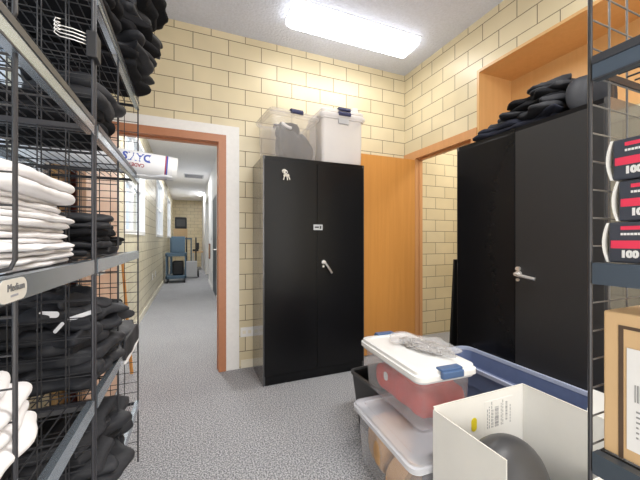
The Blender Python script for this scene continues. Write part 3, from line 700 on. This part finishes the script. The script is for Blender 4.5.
# ------------------------------------------------------------------ paper tube
tu = thing('mailing_tube', 'white tube lettered DAVIS CADET lying across eye-level left shelf', 'tube', (-.35, 1.865, SZ[1]+.060), R(5))
tu.rotation_euler[1] = R(4)
r = .062; n = 28; b = MB(); b.cyl((-.28, 0, 0), (.262, 0, 0), r, n=n); b.build('body', M['paper'], tu, True, angle=40)
MB().cyl((.262, 0, 0), (.285, 0, 0), r-.002, n=n).build('end_cap', M['white_plastic'], tu, True, angle=40)
MB().cyl((.232, 0, 0), (.239, 0, 0), r+.0007, n=n).build('stripe', M['blue_ink'], tu, True, angle=40)
MB().cyl((.226, 0, 0), (.232, 0, 0), r+.0006, n=n).build('stripe', M['red_ink'], tu, True, angle=40)
def wrap(o, r_):
    for v in o.data.vertices:
        a = v.co.z/r_; rr = r_+(-v.co.y)
        v.co.y = -rr*math.cos(a); v.co.z = rr*math.sin(a)
# text upside-down (rotated 180)
o = text_obj('lettering', 'DAVIS', .062, M['blue_ink'], tu, basis((.098, 0, .024), (-1,0,0), (0,0,-1)), bold=.0022, sx=.74); 
o = [o]
o[0].data.transform(Matrix.Translation((0, 0, 0)))
wrap(o[0], r+.0006)
o2 = text_obj('lettering', 'CADET', .024, M['red_ink'], tu, basis((.098, 0, -.020), (-1,0,0), (0,0,-1)), bold=.0006, sx=.9); wrap(o2, r+.0006)
# crumpled plastic under the tube
tag(MB().pillow(-.16, 1.885, SZ[1]-.012, .17, .09, .014, 151, .006, 20, .03).build('crumpled_film', M['clear_rim'], None, True), 'crumpled pale plastic wrap hanging beneath the white tube', 'plastic wrap')

# ------------------------------------------------------------------ glove boxes and carton on right shelving
def glove_box(z, dy, dx, label):
    o = thing('glove_box', label, 'box', (.714+dx, .327+dy, z), 0, 'glove boxes stacked on right shelf')
    H, W, L = .073, .115, .24
    MB().box(0, W, -L, 0, 0, H, .003).build('carton', M['glove_black'], o)
    # bulging pale end flap
    b = MB(); n = 8
    for i in range(n):
        a0, a1 = -1+2*i/n, -1+2*(i+1)/n
        y0, y1 = .007*(1-a0*a0), .007*(1-a1*a1); z0, z1 = H/2+a0*H*.49, H/2+a1*H*.49
        vs = [b.bm.verts.new(p) for p in ((-.002, y0-.001, z0), (-.002, y1-.001, z1), (W, y1-.001, z1), (W, y0-.001, z0), (-.002, y0+.002, z0), (-.002, y1+.002, z1), (W, y1+.002, z1), (W, y0+.002, z0))]
        for f in ((0,1,2,3),(7,6,5,4),(0,4,5,1),(1,5,6,2),(2,6,7,3),(3,7,4,0)): b.bm.faces.new([vs[k] for k in f])
    b.build('end_flap', M['white_plastic'], o)
    x = -.0008
    MB().box(x, 0, -L+.004, -.004, .026, .040).build('red_band', M['glove_red'], o)
    MB().box(x, 0, -.11, -.018, .059, .0655).build('pink_lettering_band', M['glove_red'], o)
    b = MB(); y = -.018
    rn = random.Random(3)
    while y > -.11:
        l = rn.uniform(.0025, .005); b.box(x, 0, y-l, y, .0495, .0535); y -= l+.001
    b.build('fine_print', M['paper'], o)
    b = MB(); y = -.045
    while y > -.11:
        l = rn.uniform(.002, .004); b.box(x, 0, y-l, y, .016, .0185); y -= l+.001
    b.build('fine_print', M['glove_grey'], o)
    text_obj('lettering', '100', .0165, M['paper'], o, basis((-.0006, -.030, .0155), (0,-1,0), (0,0,1)), bold=.0011)
    return o
gz = 1.120+RH+.004
glove_box(gz, .004, -.002, 'dark glove box with red band, bottom of the stack of three')
glove_box(gz+.0745, -.008, .003, 'dark glove box with red band, middle of the stack of three')
glove_box(gz+.149, -.001, 0, 'dark glove box with red band, top of the stack of three')

cb = thing('cardboard_box', 'brown taped carton with white shipping label under glove boxes', 'box', (.721, .343, .806))
H = .262
MB().box(0, .30, -.36, 0, 0, H, .003).build('carton', M['card'], cb)
MB().box(-.001, 0, -.030, -.023, 0, H-.022).box(-.001, 0, -.34, -.030, H-.028, H-.022).build('tape', M['tape'], cb)
MB().box(-.0015, -.001, -.20, -.035, .022, H-.060).build('shipping_label', M['paper'], cb)
rnd = random.Random(12); b = MB(); y = -.046
while y > -.12:
    l = rnd.choice((.0008, .0014, .0024)); b.box(-.0021, -.0015, y-l, y, H-.152, H-.122); y -= l+rnd.choice((.001, .0016))
for k in range(6):
    y = -.048; zz = H-.170-k*.009
    while y > -.13: l = rnd.uniform(.003, .009); b.box(-.0021, -.0015, y-l, y, zz, zz+.003); y -= l+.002
b.box(-.0021, -.0015, -.066, -.062, H-.106, H-.099).box(-.0021, -.0015, -.078, -.073, H-.106, H-.099)
b.build('label_print', M['grey_ink'], cb)

# ------------------------------------------------------------------ hallway contents
po = MB(); tag(po.cyl((-.478, 3.22, .012), (-.552, 3.22, 1.06), .014, .011, n=10).build('wooden_pole', M['door_wood'], None, True, angle=50), 'thin wooden pole leaning inside the hallway doorway', 'pole')
ct = thing('utility_cart', 'blue grey steel utility cart standing in the hallway', 'cart', (-.36, 9.9, 0))
for x in (-.24, .24):
    for y in (-.28, .28): MB().box(x-.02, x+.02, y-.02, y+.02, .12, .80).build('leg', M['cart'], ct)
for x in (-.22, .22):
    for y in (-.26, .26): MB().cyl((x-.015, y, .055), (x+.015, y, .055), .055, n=14).box(x-.01, x+.01, y-.01, y+.01, .06, .125).build('caster', M['dark'], ct)
MB().box(-.27, .27, -.30, .30, .12, .20, .01).build('lower_shelf', M['cart'], ct)
MB().box(-.27, .27, -.30, .30, .74, .84, .01).build('upper_shelf', M['cart'], ct)
o = tag(MB().box(-.30, .05, 9.66, 10.15, .845, 1.30, .012).build('equipment_case', M['cart']), 'blue grey case standing on top of the utility cart', 'case'); o.location = (-.18, 0, 0)
o = tag(MB().box(-.16, .14, -.17, .17, .0, .40, .05).build('black_bag', M['dark']), 'black bag on the lower shelf of the utility cart', 'bag'); o.location = (-.30, 9.88, .203)
ht = thing('hand_truck', 'black hand truck with wheels behind the utility cart', 'hand truck', (.06, 10.9, 0))
for x in (-.16, .12): MB().path([(x, 0, .05), (x, 0, 1.15), (x, .08, 1.28)], .022, 8).build('upright', M['dark'], ht, True)
for x in (-.20, .18): MB().cyl((x-.03, 0, .13), (x+.03, 0, .13), .13, n=18).build('wheel', M['dark'], ht)
MB().box(-.2, .16, -.24, -.02, .03, .05).build('toe_plate', M['lgrey'], ht)
o = tag(MB().box(-.20, .15, -.20, -.02, 0, .48, .01).build('equipment_box', M['lgrey']), 'light grey box standing on the hand truck', 'box'); o.location = (.06, 10.86, .052)
ta = thing('side_table', 'dark blue table beside the hallway wall behind cart', 'table', (-.28, 12.1, 0))
MB().box(-.35, .35, -.4, .4, 1.22, 1.27).build('tabletop', M['cart'], ta)
for x in (-.32, .32):
    for y in (-.37, .37): MB().box(x-.02, x+.02, y-.02, y+.02, 0, 1.22).build('leg', M['cart'], ta)
o = tag(MB().box(-.26, .18, -.25, .25, 0, .32, .005).build('cardboard_box', M['card']), 'brown cardboard box on the dark table in hallway', 'box'); o.location = (-.26, 12.1, 1.272)
cs = thing('equipment_case', 'black case with dark lid on top of hallway cardboard box', 'case', (-.26, 12.1, 1.593))
MB().box(-.22, .16, -.22, .22, 0, .40, .03).build('case_body', M['dark'], cs)
MB().box(-.17, .11, -.226, -.22, .08, .32).build('front_grille', M['grey_edge'], cs)
dk = thing('desk', 'small wooden desk at far end of the hallway', 'desk', (.33, 13.6, 0))
MB().box(-.24, .15, -.35, .35, .70, .75).build('desktop', M['desk_wood'], dk)
for x in (-.21, .12):
    for y in (-.31, .31): MB().box(x-.02, x+.02, y-.02, y+.02, 0, .70).build('leg', M['lgrey'], dk)
o = thing('telephone', 'black telephone on the small hallway desk', 'telephone', (.22, 13.5, .752))
MB().box(-.12, .10, -.1, .1, 0, .08, .01).build('phone_base', M['dark'], o); MB().box(.0, .12, -.12, -.04, .08, .34, .02).build('handset', M['dark'], o)
o = thing('wall_poster', 'brown framed notice on the white hallway wall', 'poster', (HXR-.002, 9.0, 1.0))
MB().box(-.02, 0, -.22, .22, -.30, .10).build('frame', M['darkred'], o); MB().box(-.022, -.02, -.19, .19, -.27, .07).build('print', M['desk_wood'], o)
o = thing('wall_light_switch', 'white switch plate on white hallway wall', 'switch', (HXR-.001, 8.4, 1.25)); MB().box(-.008, 0, -.04, .04, -.06, .06).build('plate', M['lgrey'], o); MB().box(-.014, -.008, -.01, .01, -.02, .02).build('toggle', M['white_plastic'], o)
o = thing('ceiling_vent', 'grey slotted vent in the white hallway ceiling', 'vent', (.1, 9.2, HZ)); MB().box(-.25, .25, -.25, .25, -.012, 0).build('vent_frame', M['lgrey'], o)
b = MB()
for i in range(7): b.box(-.22, .22, -.21+i*.065, -.19+i*.065, -.02, -.012)
b.build('slats', M['grey_ink'], o)

# ------------------------------------------------------------------ lights
def area(name, loc, rot, sx, sy, power, color=(1, 1, 1)):
    l = bpy.data.lights.new(name, 'AREA'); l.shape = 'RECTANGLE'; l.size = sx; l.size_y = sy; l.energy = power; l.color = color
    o = bpy.data.objects.new(name, l); C.objects.link(o); o.location = loc; o.rotation_euler = rot
    return o
area('light_corner', (1.385, 2.44, CZ-.11), (0,0,0), 1.2, .2, 8, (1, .99, .97))
area('light_room', (1.0, .3, CZ-.11), (0,0,0), 1.2, .3, 44, (1, .99, .97))
area('fill_front', (.8, -1.45, 1.6), (R(90), 0, 0), 2.6, 2.4, 60, (1, .99, .98))  # broad fill added behind the camera, no lamp stands there
area('fill_left', (-.15, -.5, .7), (R(95), 0, R(12)), .9, 1.0, 11, (1, .99, .98))  # low fill toward the left shelving, no lamp stands there
area('fill_hall_near', (-.08, 4.6, HZ-.06), (0,0,0), .3, 1.1, 40, (1, .99, .98))  # lamp of the added, unseen hallway fixture
area('light_hall_mid', (-.08, 9.2, HZ-.03), (0,0,0), .3, .5, 26, (1, .99, .98))
area('light_hall_far', (.36, 12.6, HZ-.06), (0,0,0), .12, .8, 30, (1, .99, .98))
area('fill_side_room', (3.4, 2.2, CZ-.06), (0,0,0), .8, .5, 36, (1, .98, .93))  # added to brighten the side room, no fixture modelled
for i, (a, b_, z0, z1) in enumerate(room_wins+hall_wins):
    area('daylight_%d' % i, (LX-.9, (a+b_)/2, (z0+z1)/2+.5), (0, R(-75), 0), z1-z0, b_-a, (4 if a < 3 else 1.2)*(b_-a), (.85, .93, 1))
wd = bpy.data.worlds.new('sky'); scene.world = wd; wd.use_nodes = True
bg = wd.node_tree.nodes['Background']; bg.inputs[0].default_value = (.72, .84, 1, 1); bg.inputs[1].default_value = .95

cam = bpy.data.cameras.new('camera'); co = bpy.data.objects.new('camera', cam); C.objects.link(co)
cam.sensor_width = 36; cam.lens = 314/640*36; cam.clip_start = .02
co.location = (0, 0, 1.2); co.rotation_euler = (R(90), 0, R(-22.5)); scene.camera = co
scene.view_settings.view_transform = 'Standard'; scene.view_settings.look = 'None'; scene.view_settings.exposure = 0
